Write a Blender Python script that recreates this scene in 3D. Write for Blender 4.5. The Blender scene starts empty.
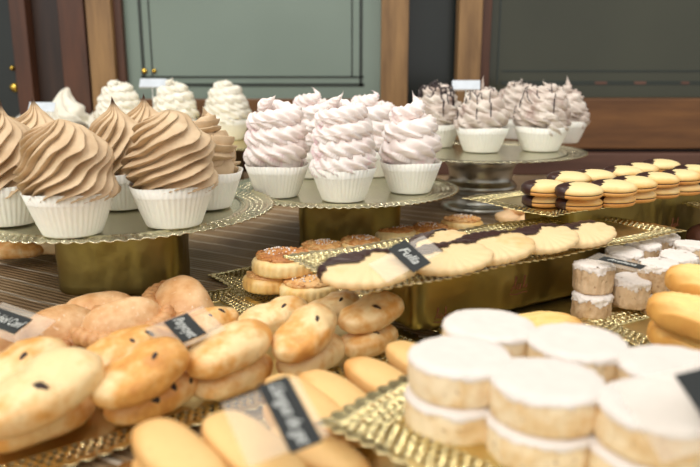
import bpy, math, random
from mathutils import Vector, Matrix, noise
from mathutils.bvhtree import BVHTree
PI = math.pi
C = bpy.context.scene.collection
R = math.radians
random.seed(7)

# ------------------------------------------------------------------ camera
H, PITCH, F = 0.22, R(13.1), 700.0
cp, sp = math.cos(PITCH), math.sin(PITCH)
cam_d = bpy.data.cameras.new('camera'); cam = bpy.data.objects.new('camera', cam_d); C.objects.link(cam)
cam.location = (0, 0, H); cam.rotation_euler = (PI/2 - PITCH, 0, 0)
cam_d.sensor_width = 36; cam_d.lens = 36; cam_d.clip_start = 0.02
cam_d.dof.use_dof = True; cam_d.dof.focus_distance = 0.72; cam_d.dof.aperture_fstop = 6.2
bpy.context.scene.camera = cam

def P(px, py, z):
    """the point of the photograph's pixel on the level z"""
    u, v = (px - 350)/F, (233.5 - py)/F
    dy, dz = cp + v*sp, -sp + v*cp
    t = (z - H)/dz
    return Vector((u*t, dy*t, z))

E1 = R(35.7)            # the way the trays run
# ------------------------------------------------------------------ mesh helpers
class MB:
    def __init__(s): s.v = []; s.f = []
    def add(s, v, f, M=None):
        n = len(s.v)
        s.v += [tuple(M @ Vector(p)) for p in v] if M else [tuple(p) for p in v]
        s.f += [tuple(i + n for i in q) for q in f]
        return s
    def box(s, x0, x1, y0, y1, z0, z1, M=None):
        v = [(x0,y0,z0),(x1,y0,z0),(x1,y1,z0),(x0,y1,z0),(x0,y0,z1),(x1,y0,z1),(x1,y1,z1),(x0,y1,z1)]
        return s.add(v, [(0,3,2,1),(4,5,6,7),(0,1,5,4),(1,2,6,5),(2,3,7,6),(3,0,4,7)], M)
    def mesh(s, name, mat, smooth=True):
        me = bpy.data.meshes.new(name); me.from_pydata(s.v, [], s.f); me.validate()
        if mat: me.materials.append(mat)
        if smooth: me.polygons.foreach_set('use_smooth', [True]*len(me.polygons))
        me.update(); return me
    def build(s, name, mat, parent=None, smooth=True, bevel=0):
        o = bpy.data.objects.new(name, s.mesh(name, mat, smooth)); C.objects.link(o)
        if parent: o.parent = parent
        if bevel:
            m = o.modifiers.new('bevel', 'BEVEL'); m.width = bevel; m.segments = 2; m.limit_method = 'ANGLE'
        return o
    def bvh(s): return BVHTree.FromPolygons([Vector(p) for p in s.v], s.f)

def lathe(prof, n, outline=None, disp=None, keep=None):
    """rings of (r, z) turned about z; outline(th) scales x,y; r = 0 closes with one vertex"""
    v, f, rings = [], [], []
    for i, (r, z) in enumerate(prof):
        if r == 0:
            p = Vector((0, 0, z))
            if disp: p = disp(p, 0, 0, i)
            rings.append([len(v)]*n); v.append(p); continue
        ring = []
        for j in range(n):
            th = 2*PI*j/n
            ox, oy = outline(th) if outline else (math.cos(th), math.sin(th))
            p = Vector((r*ox, r*oy, z))
            if disp: p = disp(p, th, r, i)
            ring.append(len(v)); v.append(p)
        rings.append(ring)
    for a, b in zip(rings, rings[1:]):
        for j in range(n):
            k = (j+1) % n
            q = [a[j], a[k], b[k], b[j]]
            q = [x for m, x in enumerate(q) if x not in q[:m]]
            if len(q) > 2:
                if keep and not keep(sum((v[x] for x in q), Vector())/len(q)): continue
                f.append(tuple(q))
    return v, f

def tube(pts, rad, n=8):
    pts = [Vector(p) for p in pts]; v, f = [], []
    ref = None
    for i, p in enumerate(pts):
        t = (pts[min(i+1, len(pts)-1)] - pts[max(i-1, 0)]).normalized()
        if ref is None: ref = t.orthogonal()
        ref = (ref - t*ref.dot(t)).normalized(); b = t.cross(ref)
        r = rad[i] if isinstance(rad, (list, tuple)) else rad
        for j in range(n):
            a = 2*PI*j/n; v.append(p + (ref*math.cos(a) + b*math.sin(a))*r)
    for i in range(len(pts)-1):
        for j in range(n):
            k = (j+1) % n
            f.append((i*n+j, i*n+k, (i+1)*n+k, (i+1)*n+j))
    f.append(tuple(range(n-1, -1, -1))); f.append(tuple(range((len(pts)-1)*n, len(pts)*n)))
    return v, f

def sup(a, b, e):
    def o(th):
        c, s = math.cos(th), math.sin(th)
        k = (abs(c/a)**e + abs(s/b)**e)**(-1/e)
        return k*c, k*s
    return o
def nz(p, f, s=0): return noise.noise(Vector((p[0]*f + s, p[1]*f + s*1.7, p[2]*f - s)))

# ------------------------------------------------------------------ object helpers
def thing(name, label, cat, group=None):
    o = bpy.data.objects.new(name, None); C.objects.link(o); o.empty_display_size = .01
    tag(o, label, cat, group); return o
def tag(o, label, cat, group=None, kind=None):
    if label: o['label'] = label
    if cat: o['category'] = cat
    if group: o['group'] = group
    if kind: o['kind'] = kind
    return o
def dup(root, label, group=None):
    r = root.copy(); C.objects.link(r); r['label'] = label
    if group: r['group'] = group
    for ch in list(root.children):
        c = ch.copy(); C.objects.link(c); c.parent = r
        for g in list(ch.children):
            d = g.copy(); C.objects.link(d); d.parent = c
    return r
def place(o, loc, rz=0, tilt=0, axis=(1,0,0), s=1):
    M = Matrix.Rotation(R(tilt), 4, Vector(axis)) @ Matrix.Rotation(rz, 4, 'Z')
    o.location = loc; o.rotation_euler = M.to_euler()
    o.scale = (s, s, s) if isinstance(s, (int, float)) else s
    return o
class Proto:
    """first call hands out the thing itself, later calls copies"""
    def __init__(s, *roots): s.roots = list(roots); s.used = set()
    def get(s, label, k=0, group=None):
        r = s.roots[k % len(s.roots)]
        if r.name in s.used: return dup(r, label, group)
        s.used.add(r.name); r['label'] = label
        if group: r['group'] = group
        return r

# ------------------------------------------------------------------ materials
def lin(c):
    return tuple(((x/255)/12.92 if x/255 <= .04045 else ((x/255+.055)/1.055)**2.4) for x in c) + (1,)
class NT:
    def __init__(s, name):
        s.m = bpy.data.materials.new(name); s.m.use_nodes = True; s.t = s.m.node_tree; s.n = s.t.nodes
        s.b = s.n['Principled BSDF']; s.tc = s.n.new('ShaderNodeTexCoord')
        s.obj = s.tc.outputs['Object']
    def new(s, k, **kw):
        q = s.n.new(k)
        for a, b in kw.items(): setattr(q, a, b)
        return q
    def link(s, a, b): s.t.links.new(a, b)
    def shift(s, amount=3.0):      # every copy gets its own patch of the noise
        oi = s.new('ShaderNodeObjectInfo'); mu = s.new('ShaderNodeMath', operation='MULTIPLY'); mu.inputs[1].default_value = amount
        s.link(oi.outputs['Random'], mu.inputs[0])
        ad = s.new('ShaderNodeVectorMath', operation='ADD'); s.link(s.obj, ad.inputs[0]); s.link(mu.outputs[0], ad.inputs[1])
        return ad.outputs[0]
    def noise(s, scale, detail=3, vec=None, rough=.5):
        q = s.new('ShaderNodeTexNoise'); q.inputs['Scale'].default_value = scale; q.inputs['Detail'].default_value = detail
        q.inputs['Roughness'].default_value = rough
        s.link(vec or s.obj, q.inputs['Vector']); return q.outputs['Fac']
    def ramp(s, fac, stops):
        q = s.new('ShaderNodeValToRGB'); e = q.color_ramp.elements
        while len(e) < len(stops): e.new(.5)
        for x, (p, c) in zip(e, stops): x.position = p; x.color = c
        s.link(fac, q.inputs['Fac']); return q.outputs['Color']
    def mix(s, fac, a, b, mode='MIX'):
        q = s.new('ShaderNodeMix', data_type='RGBA', blend_type=mode)
        for sock, val in ((q.inputs[0], fac), (q.inputs[6], a), (q.inputs[7], b)):
            if hasattr(val, 'is_output'): s.link(val, sock)
            else: sock.default_value = val
        return q.outputs[2]
    def math(s, op, a, b=0):
        q = s.new('ShaderNodeMath', operation=op)
        for sock, val in zip(q.inputs, (a, b)):
            if hasattr(val, 'is_output'): s.link(val, sock)
            else: sock.default_value = val
        return q.outputs[0]
    def sep(s, vec=None):
        q = s.new('ShaderNodeSeparateXYZ'); s.link(vec or s.obj, q.inputs[0]); return q.outputs
    def bump(s, h, strength=.3, dist=.001):
        q = s.new('ShaderNodeBump'); q.inputs['Strength'].default_value = strength; q.inputs['Distance'].default_value = dist
        s.link(h, q.inputs['Height']); s.link(q.outputs[0], s.b.inputs['Normal'])
    def set(s, col=None, rough=.5, metal=0, spec=None, sss=0, sssr=(1,.6,.4), scale=.0015, trans=0):
        if col is not None:
            if hasattr(col, 'is_output'): s.link(col, s.b.inputs['Base Color'])
            else: s.b.inputs['Base Color'].default_value = col
        if hasattr(rough, 'is_output'): s.link(rough, s.b.inputs['Roughness'])
        else: s.b.inputs['Roughness'].default_value = rough
        s.b.inputs['Metallic'].default_value = metal
        if spec is not None: s.b.inputs['Specular IOR Level'].default_value = spec
        if sss:
            s.b.inputs['Subsurface Weight'].default_value = sss; s.b.inputs['Subsurface Radius'].default_value = sssr
            s.b.inputs['Subsurface Scale'].default_value = scale
        if trans: s.b.inputs['Transmission Weight'].default_value = trans
        return s.m

def plain(name, rgb, rough=.5, metal=0, var=.12, scale=60, bump=0, **kw):
    t = NT(name); c = lin(rgb)
    d = tuple(x*(1-var) for x in c[:3]) + (1,)
    fac = t.noise(scale, 4, t.shift())
    col = t.ramp(fac, [(.35, d), (.65, c)])
    if bump: t.bump(t.noise(scale*6, 3), bump, .001)
    return t.set(col, rough, metal, **kw)

def baked(name, pale, gold, brown, amount=.5, scale=28, speck=0, bump=.25, rough=.5, edge=None, speck_rgb=(120, 78, 40)):
    """biscuit dough browned by the oven in patches; edge = (half length, half width) browns the outline"""
    t = NT(name); sv = t.shift()
    n1 = t.noise(scale, 4, sv); n2 = t.noise(scale*4, 3, sv)
    m = t.math('ADD', t.math('MULTIPLY', n1, .75), t.math('MULTIPLY', n2, .25))
    oi = t.new('ShaderNodeObjectInfo')
    m = t.math('ADD', m, t.math('MULTIPLY', t.math('SUBTRACT', oi.outputs['Random'], .5), .16))
    if edge:
        x, y, z = t.sep()
        q = t.math('ADD', t.math('POWER', t.math('ABSOLUTE', t.math('DIVIDE', x, edge[0])), 2.4),
                   t.math('POWER', t.math('ABSOLUTE', t.math('DIVIDE', y, edge[1])), 2.4))
        q = t.math('MINIMUM', q, 1.1)
        m = t.math('ADD', t.math('MULTIPLY', m, .55), t.math('MULTIPLY', q, .36))
    col = t.ramp(m, [(max(.05, .62-amount*.4), lin(pale)), (.72-amount*.25, lin(gold)), (.93-amount*.2, lin(brown))])
    if speck:
        s_ = t.noise(260, 2, sv)
        k = t.ramp(s_, [(.66, (0,0,0,1)), (.70, (1,1,1,1))])
        col = t.mix(t.math('MULTIPLY', k, speck), col, lin(speck_rgb))
    t.bump(t.noise(180, 5, sv), bump, .0012)
    return t.set(col, rough, sss=.08)

def meringue_mat(name, light, dark, tip=None, height=.1, rough=.55, streak=None):
    t = NT(name); sv = t.shift()
    col = t.ramp(t.noise(45, 4, sv), [(.3, lin(dark)), (.68, lin(light))])
    if streak:
        k = t.ramp(t.noise(30, 5, sv, .65), [(.54, (0,0,0,1)), (.68, (1,1,1,1))])
        col = t.mix(k, col, lin(streak))
    if tip:
        z = t.sep()[2]
        k = t.ramp(t.math('DIVIDE', z, height), [(.90, (0,0,0,1)), (.955, (1,1,1,1))])
        col = t.mix(k, col, lin(tip))
    t.bump(t.noise(300, 3, sv), .12, .0006)
    return t.set(col, rough, sss=.15, sssr=(1,.8,.7))

def wood(name, a, b, scale=6, axis='X', rough=.45):
    t = NT(name); mp = t.new('ShaderNodeMapping'); t.link(t.obj, mp.inputs[0])
    mp.inputs['Scale'].default_value = {'X': (1, 9, 9), 'Z': (9, 9, 1)}[axis]
    fac = t.noise(scale, 6, mp.outputs[0], .6)
    col = t.ramp(fac, [(.3, lin(a)), (.7, lin(b))])
    t.bump(fac, .15, .001)
    return t.set(col, rough)

def foil(name, rgb, rough=.25, wr=40, strength=.5, dist=.003):
    t = NT(name); c = lin(rgb)
    n = t.noise(wr, 3)
    col = t.ramp(n, [(.3, tuple(x*.85 for x in c[:3])+(1,)), (.7, c)])
    t.bump(n, strength, dist)
    return t.set(col, rough, 1)

M = {}
M['paper'] = plain('white_paper', (246, 243, 232), .7, var=.04, sss=.1)
M['brown_m'] = meringue_mat('coffee_meringue', (215, 189, 153), (190, 160, 123), (70, 44, 28), .116)
M['pink_m'] = meringue_mat('pink_meringue', (246, 237, 231), (243, 228, 222), None, streak=(236, 203, 207))
M['dark_m'] = meringue_mat('mauve_meringue', (226, 216, 204), (192, 174, 162), None, streak=(160, 132, 124))
M['white_m'] = meringue_mat('cream_meringue', (244, 240, 226), (226, 220, 204))
M['choc'] = plain('dark_chocolate', (58, 30, 24), .35, var=.2, scale=40, bump=.1)
M['drizzle'] = plain('chocolate_drizzle', (44, 30, 30), .35, var=.2)
M['shell'] = baked('pale_shortbread', (232, 204, 154), (224, 188, 130), (200, 150, 88), .25, 22, bump=.12)
M['sandwich_top'] = baked('domed_biscuit', (240, 216, 158), (226, 176, 100), (186, 112, 46), .5, 20, bump=.08, edge=(.0255, .0205))
M['sandwich_low'] = baked('orange_biscuit', (222, 166, 94), (208, 144, 72), (176, 106, 46), .5, 24, bump=.1)
M['pine_base'] = baked('fluted_biscuit', (244, 218, 160), (234, 190, 114), (196, 130, 60), .45, 22, bump=.15)
M['pine_nut'] = baked('toasted_nuts', (226, 180, 118), (196, 130, 66), (140, 80, 36), .6, 90, bump=.5)
M['nut_pale'] = baked('pale_nut_biscuit', (232, 196, 150), (214, 168, 116), (176, 124, 74), .4, 30)
M['sugar'] = plain('icing_sugar', (230, 221, 212), .85, var=.05, scale=120, bump=.15)
M['polvoron'] = baked('crumbly_almond_cake', (238, 218, 182), (226, 194, 144), (190, 146, 94), .45, 45, .5, .8, .8)
M['polvoron_small'] = baked('crumbly_hazelnut_cake', (212, 184, 148), (186, 152, 112), (140, 104, 70), .5, 60, .6, 1.0, .85)
M['bun'] = baked('raisin_bun_dough', (242, 212, 158), (224, 164, 86), (178, 102, 36), .50, 32, .15, .5, .38)
M['raisin'] = plain('raisin', (52, 30, 22), .45, var=.3, scale=200, bump=.4)
M['sugar_bun'] = baked('sugared_pastry', (226, 186, 138), (206, 154, 100), (166, 104, 56), .55, 26, .55, .8, speck_rgb=(240, 220, 190))
M['crimp'] = baked('crimped_pastry_edge', (206, 156, 104), (186, 128, 76), (146, 88, 46), .55, 60, 0, .3)
M['finger'] = baked('soft_sponge_finger', (236, 194, 128), (218, 158, 86), (172, 100, 44), .5, 18, .12, .12, edge=(.040, .0175))
M['ridged'] = baked('ridged_sponge_finger', (242, 210, 134), (226, 170, 88), (178, 106, 42), .5, 20, .1, .15, edge=(.036, .020))
M['muffin'] = plain('dark_brown_cake', (96, 54, 34), .7, var=.4, scale=50, bump=.6)
M['gold'] = foil('gold_card', (224, 208, 154), .32, 30, .15, .002)
M['goldlace'] = foil('gold_lace_card', (238, 224, 172), .24, 260, .7, .0008)
M['plate'] = foil('pale_gold_card', (194, 190, 164), .26, 25, .12, .002)
M['platelace'] = foil('pale_gold_lace_card', (220, 214, 184), .22, 220, .6, .0006)
M['foilbox'] = foil('olive_gold_foil', (150, 134, 78), .36, 26, .5, .003)
M['script'] = plain('red_brown_print', (124, 70, 34), .5)
M['silver'] = foil('old_silver', (196, 196, 188), .3, 60, .1, .001)
M['card'] = plain('black_chalk_card', (36, 40, 40), .7, var=.25, scale=80)
M['chalk'] = plain('white_chalk', (214, 216, 210), .9)
M['bluecard'] = plain('pale_blue_card', (206, 214, 222), .6)
t = NT('clear_plastic'); M['plastic'] = t.set(lin((236, 228, 214)), .28)
t.b.inputs['Alpha'].default_value = .16
M['oak'] = wood('honey_oak', (104, 76, 46), (150, 116, 74), 5, 'Z')
M['oak_rail'] = wood('oak_rail', (84, 52, 26), (120, 80, 42), 5, 'X')
M['mahogany'] = wood('red_brown_wood', (56, 32, 20), (86, 50, 31), 5, 'Z')
M['walnut'] = wood('dark_walnut', (34, 20, 14), (54, 34, 24), 5, 'Z')
M['riser'] = wood('dull_brown_board', (76, 50, 40), (104, 72, 58), 4, 'X', .5)
M['light_spot_brass'] = foil('light_spot_brass', (226, 190, 90), .25, 50, .1, .001)  # metal of the small knobs standing in for spots of light
M['etch'] = plain('dark_etched_line', (40, 48, 42), .5)
def frosted(name, rgb, rgb2):
    t = NT(name); col = t.ramp(t.noise(2.2, 3), [(.3, lin(rgb)), (.7, lin(rgb2))])
    return t.set(col, .22, spec=.5)
M['glassL'] = frosted('sky_lit_green_glass', (110, 124, 114), (124, 138, 128))  # sky reflection put into the base colour, paler than the other panes
M['glassR'] = frosted('smoky_olive_glass', (48, 50, 38), (60, 62, 48))
M['glassD'] = frosted('dark_doorway_glass', (26, 30, 28), (38, 44, 42))

# shelf: a brown woven mat with pale threads
t = NT('brown_woven_mat')
mp = t.new('ShaderNodeMapping'); mp.inputs['Rotation'].default_value = (0, 0, R(30)); t.link(t.obj, mp.inputs[0])
def wave(scale, dist=0, bands='Y', ds=2):
    w = t.new('ShaderNodeTexWave'); w.bands_direction = bands; w.inputs['Scale'].default_value = scale
    w.inputs['Distortion'].default_value = dist; w.inputs['Detail Scale'].default_value = ds
    t.link(mp.outputs[0], w.inputs['Vector']); return w.outputs['Fac']
fine = wave(50, .6); thread = wave(9.5, 1.0)
col = t.ramp(t.noise(12, 4), [(.3, lin((132, 106, 78))), (.7, lin((170, 142, 106)))])
col = t.mix(t.math('MULTIPLY', fine, .35), col, lin((62, 44, 30)))
k = t.ramp(thread, [(.945, (0,0,0,1)), (.98, (1,1,1,1))])
col = t.mix(t.math('MULTIPLY', k, .8), col, lin((206, 194, 174)))
t.bump(fine, .5, .002)
M['mat'] = t.set(col, .38)

# ------------------------------------------------------------------ the setting
def struct(name, mb, m, label=None, bevel=0, smooth=False):
    o = mb.build(name, m, None, smooth, bevel); o['kind'] = 'structure'
    if label: o['label'] = label
    return o
struct('floor', MB().box(-1.6, 1.6, -.3, 1.56, -.03, 0), M['mat'], 'brown woven display shelf under the trays')
YB = 1.56
def xb(px, py=60, Y=YB):      # where a column of the photo meets the back plane
    v = (233.5-py)/F; return (px-350)/F*Y/(cp + v*sp)
def zb(py, Y=YB):
    v = (233.5-py)/F; return H + Y*(-sp+v*cp)/(cp+v*sp)
def stile(name, x0, x1, y0, d, m, label, z0=-.03, z1=.75):
    return struct(name, MB().box(xb(x0), xb(x1), y0, y0+d, z0, z1), m, label, .002)
# left: old dark door casing
struct('window_1', MB().box(-1.6, xb(16), YB+.05, YB+.06, 0, .75), M['glassD'], 'dark glass at the far left of the back')
stile('trim_1', 14, 30, YB+.0, .05, M['mahogany'], 'narrow red brown post at far left')
stile('trim_2', 30, 62, YB+.03, .05, M['walnut'], 'near black recessed wood panel at left')
stile('trim_3', 60, 86, YB+.01, .05, M['mahogany'], 'red brown wood post left of the oak stile')
stile('trim_4', 86, 92, YB+.05, .05, M['walnut'], 'dark gap between red post and oak stile')
stile('trim_5', 91, 116, YB-.01, .05, M['oak'], 'light oak stile left of the green pane')
stile('trim_6', 115, 124, YB+.005, .04, M['mahogany'], 'thin brown bead left of the green pane')
def pane(name, x0, x1, z0, z1, m, label, lines):
    o = struct(name, MB().box(xb(x0), xb(x1), YB+.022, YB+.03, z0, z1), m, label)
    for (ax, ay, bx, by, w) in lines:
        mb = MB()
        x_0, x_1 = sorted((xb(ax), xb(bx))); zz = sorted((zb(ay), zb(by)))
        mb.box(x_0-w, x_1+w, YB+.0205, YB+.022, zz[0]-w, zz[1]+w).build('etched_line', M['etch'], o, False)
    return o
pane('window_2', 122, 384, .12, .75, M['glassL'], 'green frosted pane paled by a painted sky reflection, with dark double border lines',
     [(140, -60, 140, 76, .0035), (149, -60, 149, 76, .0015), (138, 77, 363, 77, .002), (138, 85, 363, 85, .0035), (352, -60, 352, 77, .0015), (361, -60, 361, 85, .0035)])
struct('trim_7', MB().box(xb(118), xb(384), YB-.005, YB+.04, .0, zb(99)), M['oak_rail'], 'oak bottom rail under the green pane', .002)
stile('trim_8', 381, 408, YB-.005, .05, M['oak'], 'oak stile right of the green pane')
struct('window_3', MB().box(xb(405), xb(460), YB+.06, YB+.07, 0, .75), M['glassD'], 'dark opening between the two oak stiles')
stile('trim_9', 457, 480, YB-.012, .05, M['oak'], 'oak stile left of the olive pane')
stile('trim_10', 479, 490, YB, .04, M['mahogany'], 'thin dark bead left of the olive pane')
pane('window_4', 488, 1060, .12, .75, M['glassR'], 'smoky olive pane with two dark lines along its foot',
     [(506, 71, 900, 71, .002), (506, 83, 900, 83, .004), (500, -60, 500, 83, .002)])
mb = MB()
for a, b in ((600, 612), (640, 652), (688, 696)):
    mb.box(xb(a), xb(b), YB+.0195, YB+.0205, zb(83)-.003, zb(83)+.003)
mb.build('wood_fleck', M['riser'], bpy.data.objects['window_4'], False)
struct('trim_11', MB().box(xb(484), xb(1060), YB-.035, YB+.04, zb(149, YB-.035), zb(98)), M['oak_rail'], 'broad oak rail under the olive pane', .003)
struct('wall_back', MB().box(-1.6, 1.6, YB-.01, YB+.02, -.03, .055), M['walnut'], 'dark base behind the shelf')
struct('trim_12', MB().box(xb(430), xb(1060), YB-.06, YB-.01, 0, .047), M['riser'], 'dull red brown board along the back of the shelf', .003)
struct('wall_behind', MB().box(-1.7, 1.7, YB+.12, YB+.14, -.05, 1.0), M['walnut'], 'dark shop interior behind the panes')
struct('ceiling', MB().box(-1.7, 1.7, 1.46, 1.7, .75, .78), M['walnut'], 'dark wood head over the back of the display')
for x, w in ((141, 1), (151, .8)):
    o = MB().add(*lathe([(0,0),(.005*w,0),(.0065*w,.002),(.005*w,.005),(0,.0065)], 16), M=Matrix.Translation((xb(x), YB+.021, zb(71))) @ Matrix.Rotation(PI/2, 4, 'X')).build('warm_dot_stud', M['light_spot_brass'], bpy.data.objects['window_2'])  # studs added in place of small warm dots of light on the pane
for (px, py, w) in ((2, 88, .009), (9, 52, .006), (2, 68, .005)):
    bpy_o = MB().add(*lathe([(0,0),(w,0),(w*1.2,.004),(w,.01),(0,.013)], 16), M=Matrix.Translation((xb(px), YB+.05, zb(py))) @ Matrix.Rotation(PI/2, 4, 'X')).build('yellow_light_knob', M['light_spot_brass'], bpy.data.objects['window_1'])  # knobs added in place of blurred yellow lights behind the glass

# ------------------------------------------------------------------ paper cup and meringues
CUPH = .039
def saw(x):
    q = x % 1
    return (q/.86)**.9 if q < .86 else (1-q)/.14
def cup_mb(rb=.0290, rt=.0435, h=CUPH, n=44):
    N = n*4
    def d(p, th, r, i):
        if i in (0, 1, 8): return p
        k = min(1, p.z/h*1.4+.25)
        tri = abs(((th*n/(2*PI)) % 1)*2-1)*2-1
        s = 1 + .017*k*tri
        wob = .0009*math.sin(3*th+1)*(p.z/h)**2
        return Vector((p.x*s, p.y*s, p.z + wob))
    prof = [(0,0),(rb*.6,0),(rb-.0008,0),(rb,.0015),(rb+(rt-rb)*.3,h*.3),(rb+(rt-rb)*.65,h*.65),(rt,h),(rt-.0007,h),(rt-.004,h*.72),(rb-.001,.004),(0,.004)]
    def d2(p, th, r, i):
        return p if i in (0,1,2,9,10) else d(p, th, r, 3)
    return MB().add(*lathe(prof, N, None, d2))

def rope(turns, R0, rr0, z0, z1, lobes, amp, twist, seed, shape=2.0, peak=.012, steps=80, sq=1.0, cross=84, rrend=.6, lump=.0016):
    """star-nozzle rope piped round and round, ending in a drawn-up tip"""
    v, f = [], []; n = int(turns*steps)
    for i in range(n+1):
        t = i/n; a = 2*PI*turns*t + seed
        rr = rr0*(1 - (1-rrend)*t)
        if t > .9: rr *= max(.03, 1 - ((t-.9)/.1)**1.2)
        rp = (R0-rr0)*max(0, 1 - t**shape)**.65
        wob = 1 + .05*noise.noise(Vector((t*turns*1.7, seed, 3)))
        rp *= wob
        z = z0 + rr0*.7 + (z1 - z0 - rr0*1.3)*t + .0022*noise.noise(Vector((t*turns*2.3, seed, 9)))
        if t > .9: z += peak*((t-.9)/.1)**2
        if i == 0: rr *= .35
        c, s = math.cos(a), math.sin(a)
        for j in range(cross):
            ph = 2*PI*j/cross
            lobe = saw((ph + twist*a)*lobes/(2*PI) + .35*noise.noise(Vector((t*turns*3, ph, seed))))
            q = rr*(1 - amp*1.5 + amp*1.9*lobe)
            x = rp + q*math.cos(ph); y = q*math.sin(ph)*sq
            p = Vector((x*c, x*s, z+y))
            d = lump*nz(p, 60, seed)
            v.append(p + Vector((c*d, s*d, d)))
    for i in range(n):
        for j in range(cross):
            k = (j+1) % cross
            f.append((i*cross+j, i*cross+k, (i+1)*cross+k, (i+1)*cross+j))
    f.append(tuple(range(cross-1, -1, -1))); f.append(tuple(range(n*cross, (n+1)*cross)))
    return v, f

def swirl(Rb, z0, z1, n, amp, twist, seed, prof, lump=.003, tier=.0, lean=(0,0)):
    """one big star-nozzle dome: ridges climbing slantwise to a drawn-out tip"""
    K, N = 110, n*16
    rows = []
    for i in range(K+1):
        s = i/K
        rows.append((s, z0 + (z1-z0)*s))
    def rad(s):
        for (a, ra), (b, rb) in zip(prof, prof[1:]):
            if s <= b:
                q = (s-a)/(b-a); q = q*q*(3-2*q) if False else q
                return ra + (rb-ra)*q
        return prof[-1][1]
    v, f = [], []
    for i, (s, z) in enumerate(rows):
        r0 = Rb*rad(s)
        for j in range(N):
            th = 2*PI*j/N
            w = (th + twist*2*PI*s**.85 + .22*noise.noise(Vector((math.cos(th)*1.4, math.sin(th)*1.4, s*4+seed))))*n/(2*PI)
            lobe = saw(w)
            tq = 1 + tier*math.sin(2*PI*(s*2.2 + th/(2*PI)))
            r = r0*(1 - amp*1.5 + amp*1.8*lobe)*tq
            p = Vector((r*math.cos(th), r*math.sin(th), z))
            d = lump*nz(p, 38, seed)
            p += Vector((math.cos(th)*d, math.sin(th)*d, d*.6))
            p += Vector((lean[0], lean[1], 0))*s*s
            v.append(p)
    for i in range(K):
        for j in range(N):
            k = (j+1) % N
            f.append((i*N+j, i*N+k, (i+1)*N+k, (i+1)*N+j))
    f.append(tuple(range(N-1, -1, -1))); f.append(tuple(range(K*N, (K+1)*N)))
    return v, f

def core(R0, z0, z1):
    return lathe([(0,z0),(R0*.8,z0),(R0*.9,z0+(z1-z0)*.3),(R0*.6,z0+(z1-z0)*.65),(R0*.2,z0+(z1-z0)*.85),(0,z0+(z1-z0)*.88)], 24)

def drizzle(mb, n, seed, R0, ztop, wide=1.0):
    rnd = random.Random(seed); bv = mb.bvh(); out = MB()
    for k in range(n):
        th = rnd.uniform(0, 2*PI); off = rnd.uniform(-.03, .03)
        L = rnd.uniform(.016, .05); st = rnd.uniform(-.02, .02)
        d = Vector((math.cos(th), math.sin(th), 0)); e = Vector((-d.y, d.x, 0)); pts = []
        for i in range(40):
            q = st + L*(i/39-.5)*2
            p = d*q + e*(off + .002*math.sin(i*.5+k))
            h = bv.ray_cast(Vector((p.x, p.y, ztop+.05)), Vector((0,0,-1)))
            if h[0] is not None and h[0].z > CUPH+.003: pts.append(h[0] + Vector((0,0,.0003)))
        if len(pts) > 6:
            rad = [rnd.uniform(.0006, .0012)*(1.7 if n > 12 else 1)*(.5 if i in (0, len(pts)-1) else 1) for i in range(len(pts))]
            out.add(*tube(pts, rad, 6))
    return out

def cupcake(name, kind, k):
    t = thing(name, 'x', 'meringue')
    cup_mb().build('paper_cup', M['paper'], t)
    mb = MB()
    if kind == 'brown':
        if k == 0: mb.add(*swirl(.0440, .028, .101, 15, .17, -.5, 3, [(0,.86),(.1,1.0),(.3,1.03),(.5,.98),(.68,.88),(.82,.7),(.92,.46),(.98,.2),(1,.03)], tier=.06, lean=(-.004,.008)))
        elif k == 1: mb.add(*swirl(.043, .028, .116, 14, .16, -.45, 8, [(0,.86),(.12,1.0),(.32,1.03),(.52,.9),(.66,.66),(.76,.38),(.84,.18),(.92,.07),(1,.012)], tier=.06, lean=(-.004,.002)))
        elif k == 2: mb.add(*swirl(.0440, .028, .107, 9, .16, -.95, 5, [(0,.86),(.1,.98),(.3,1.04),(.52,1.0),(.7,.88),(.84,.66),(.93,.4),(.98,.18),(1,.03)], tier=.07, lean=(.003,.004)))
        else: mb.add(*rope(2.1, .0455, .0200, .027, .102, 10, .24, .35, 4.4, 1.5, .016, 120, 1.0, 108, .62)).add(*core(.038, .025, .085))
        mb.build('meringue_swirl', M['brown_m'], t)
    elif kind == 'pink':
        if k == 0: mb.add(*rope(3.7, .0455, .0170, .028, .124, 6, .22, 2.0, .3, 7, .010)).add(*core(.038, .026, .105))
        elif k == 1: mb.add(*rope(4.3, .0445, .0155, .028, .127, 6, .23, 2.2, 2.0, 5.5, .010)).add(*core(.038, .026, .105))
        else: mb.add(*rope(3.1, .0455, .0185, .028, .120, 6, .2, 1.5, 4.1, 3.2, .018)).add(*core(.038, .026, .10))
        mb.build('meringue_swirl', M['pink_m'], t)
    elif kind == 'dark':
        if k == 0: mb.add(*rope(3.2, .046, .0185, .028, .108, 6, .22, 1.6, .9, 1.9, .020, lump=.003)).add(*core(.038, .026, .096))
        else: mb.add(*rope(4.6, .0465, .0160, .028, .114, 6, .24, 2.0, 3.3, 3.0, .008, lump=.004)).add(*core(.038, .026, .104))
        o = mb.build('meringue_swirl', M['dark_m'], t)
        drizzle(mb, (4, 9, 15)[k], 5+k, .05, .13).build('chocolate_drizzle', M['drizzle'], t)
    else:
        if k == 0: mb.add(*rope(4.8, .0455, .0155, .028, .116, 6, .22, 2.2, .5, 2.6, .008, lump=.003)).add(*core(.038, .026, .106))
        else: mb.add(*rope(4.2, .045, .0165, .028, .116, 6, .2, 1.9, 2.5, 3.0, .010, lump=.003)).add(*core(.038, .026, .106))
        mb.build('meringue_swirl', M['white_m'], t)
    return t

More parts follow.
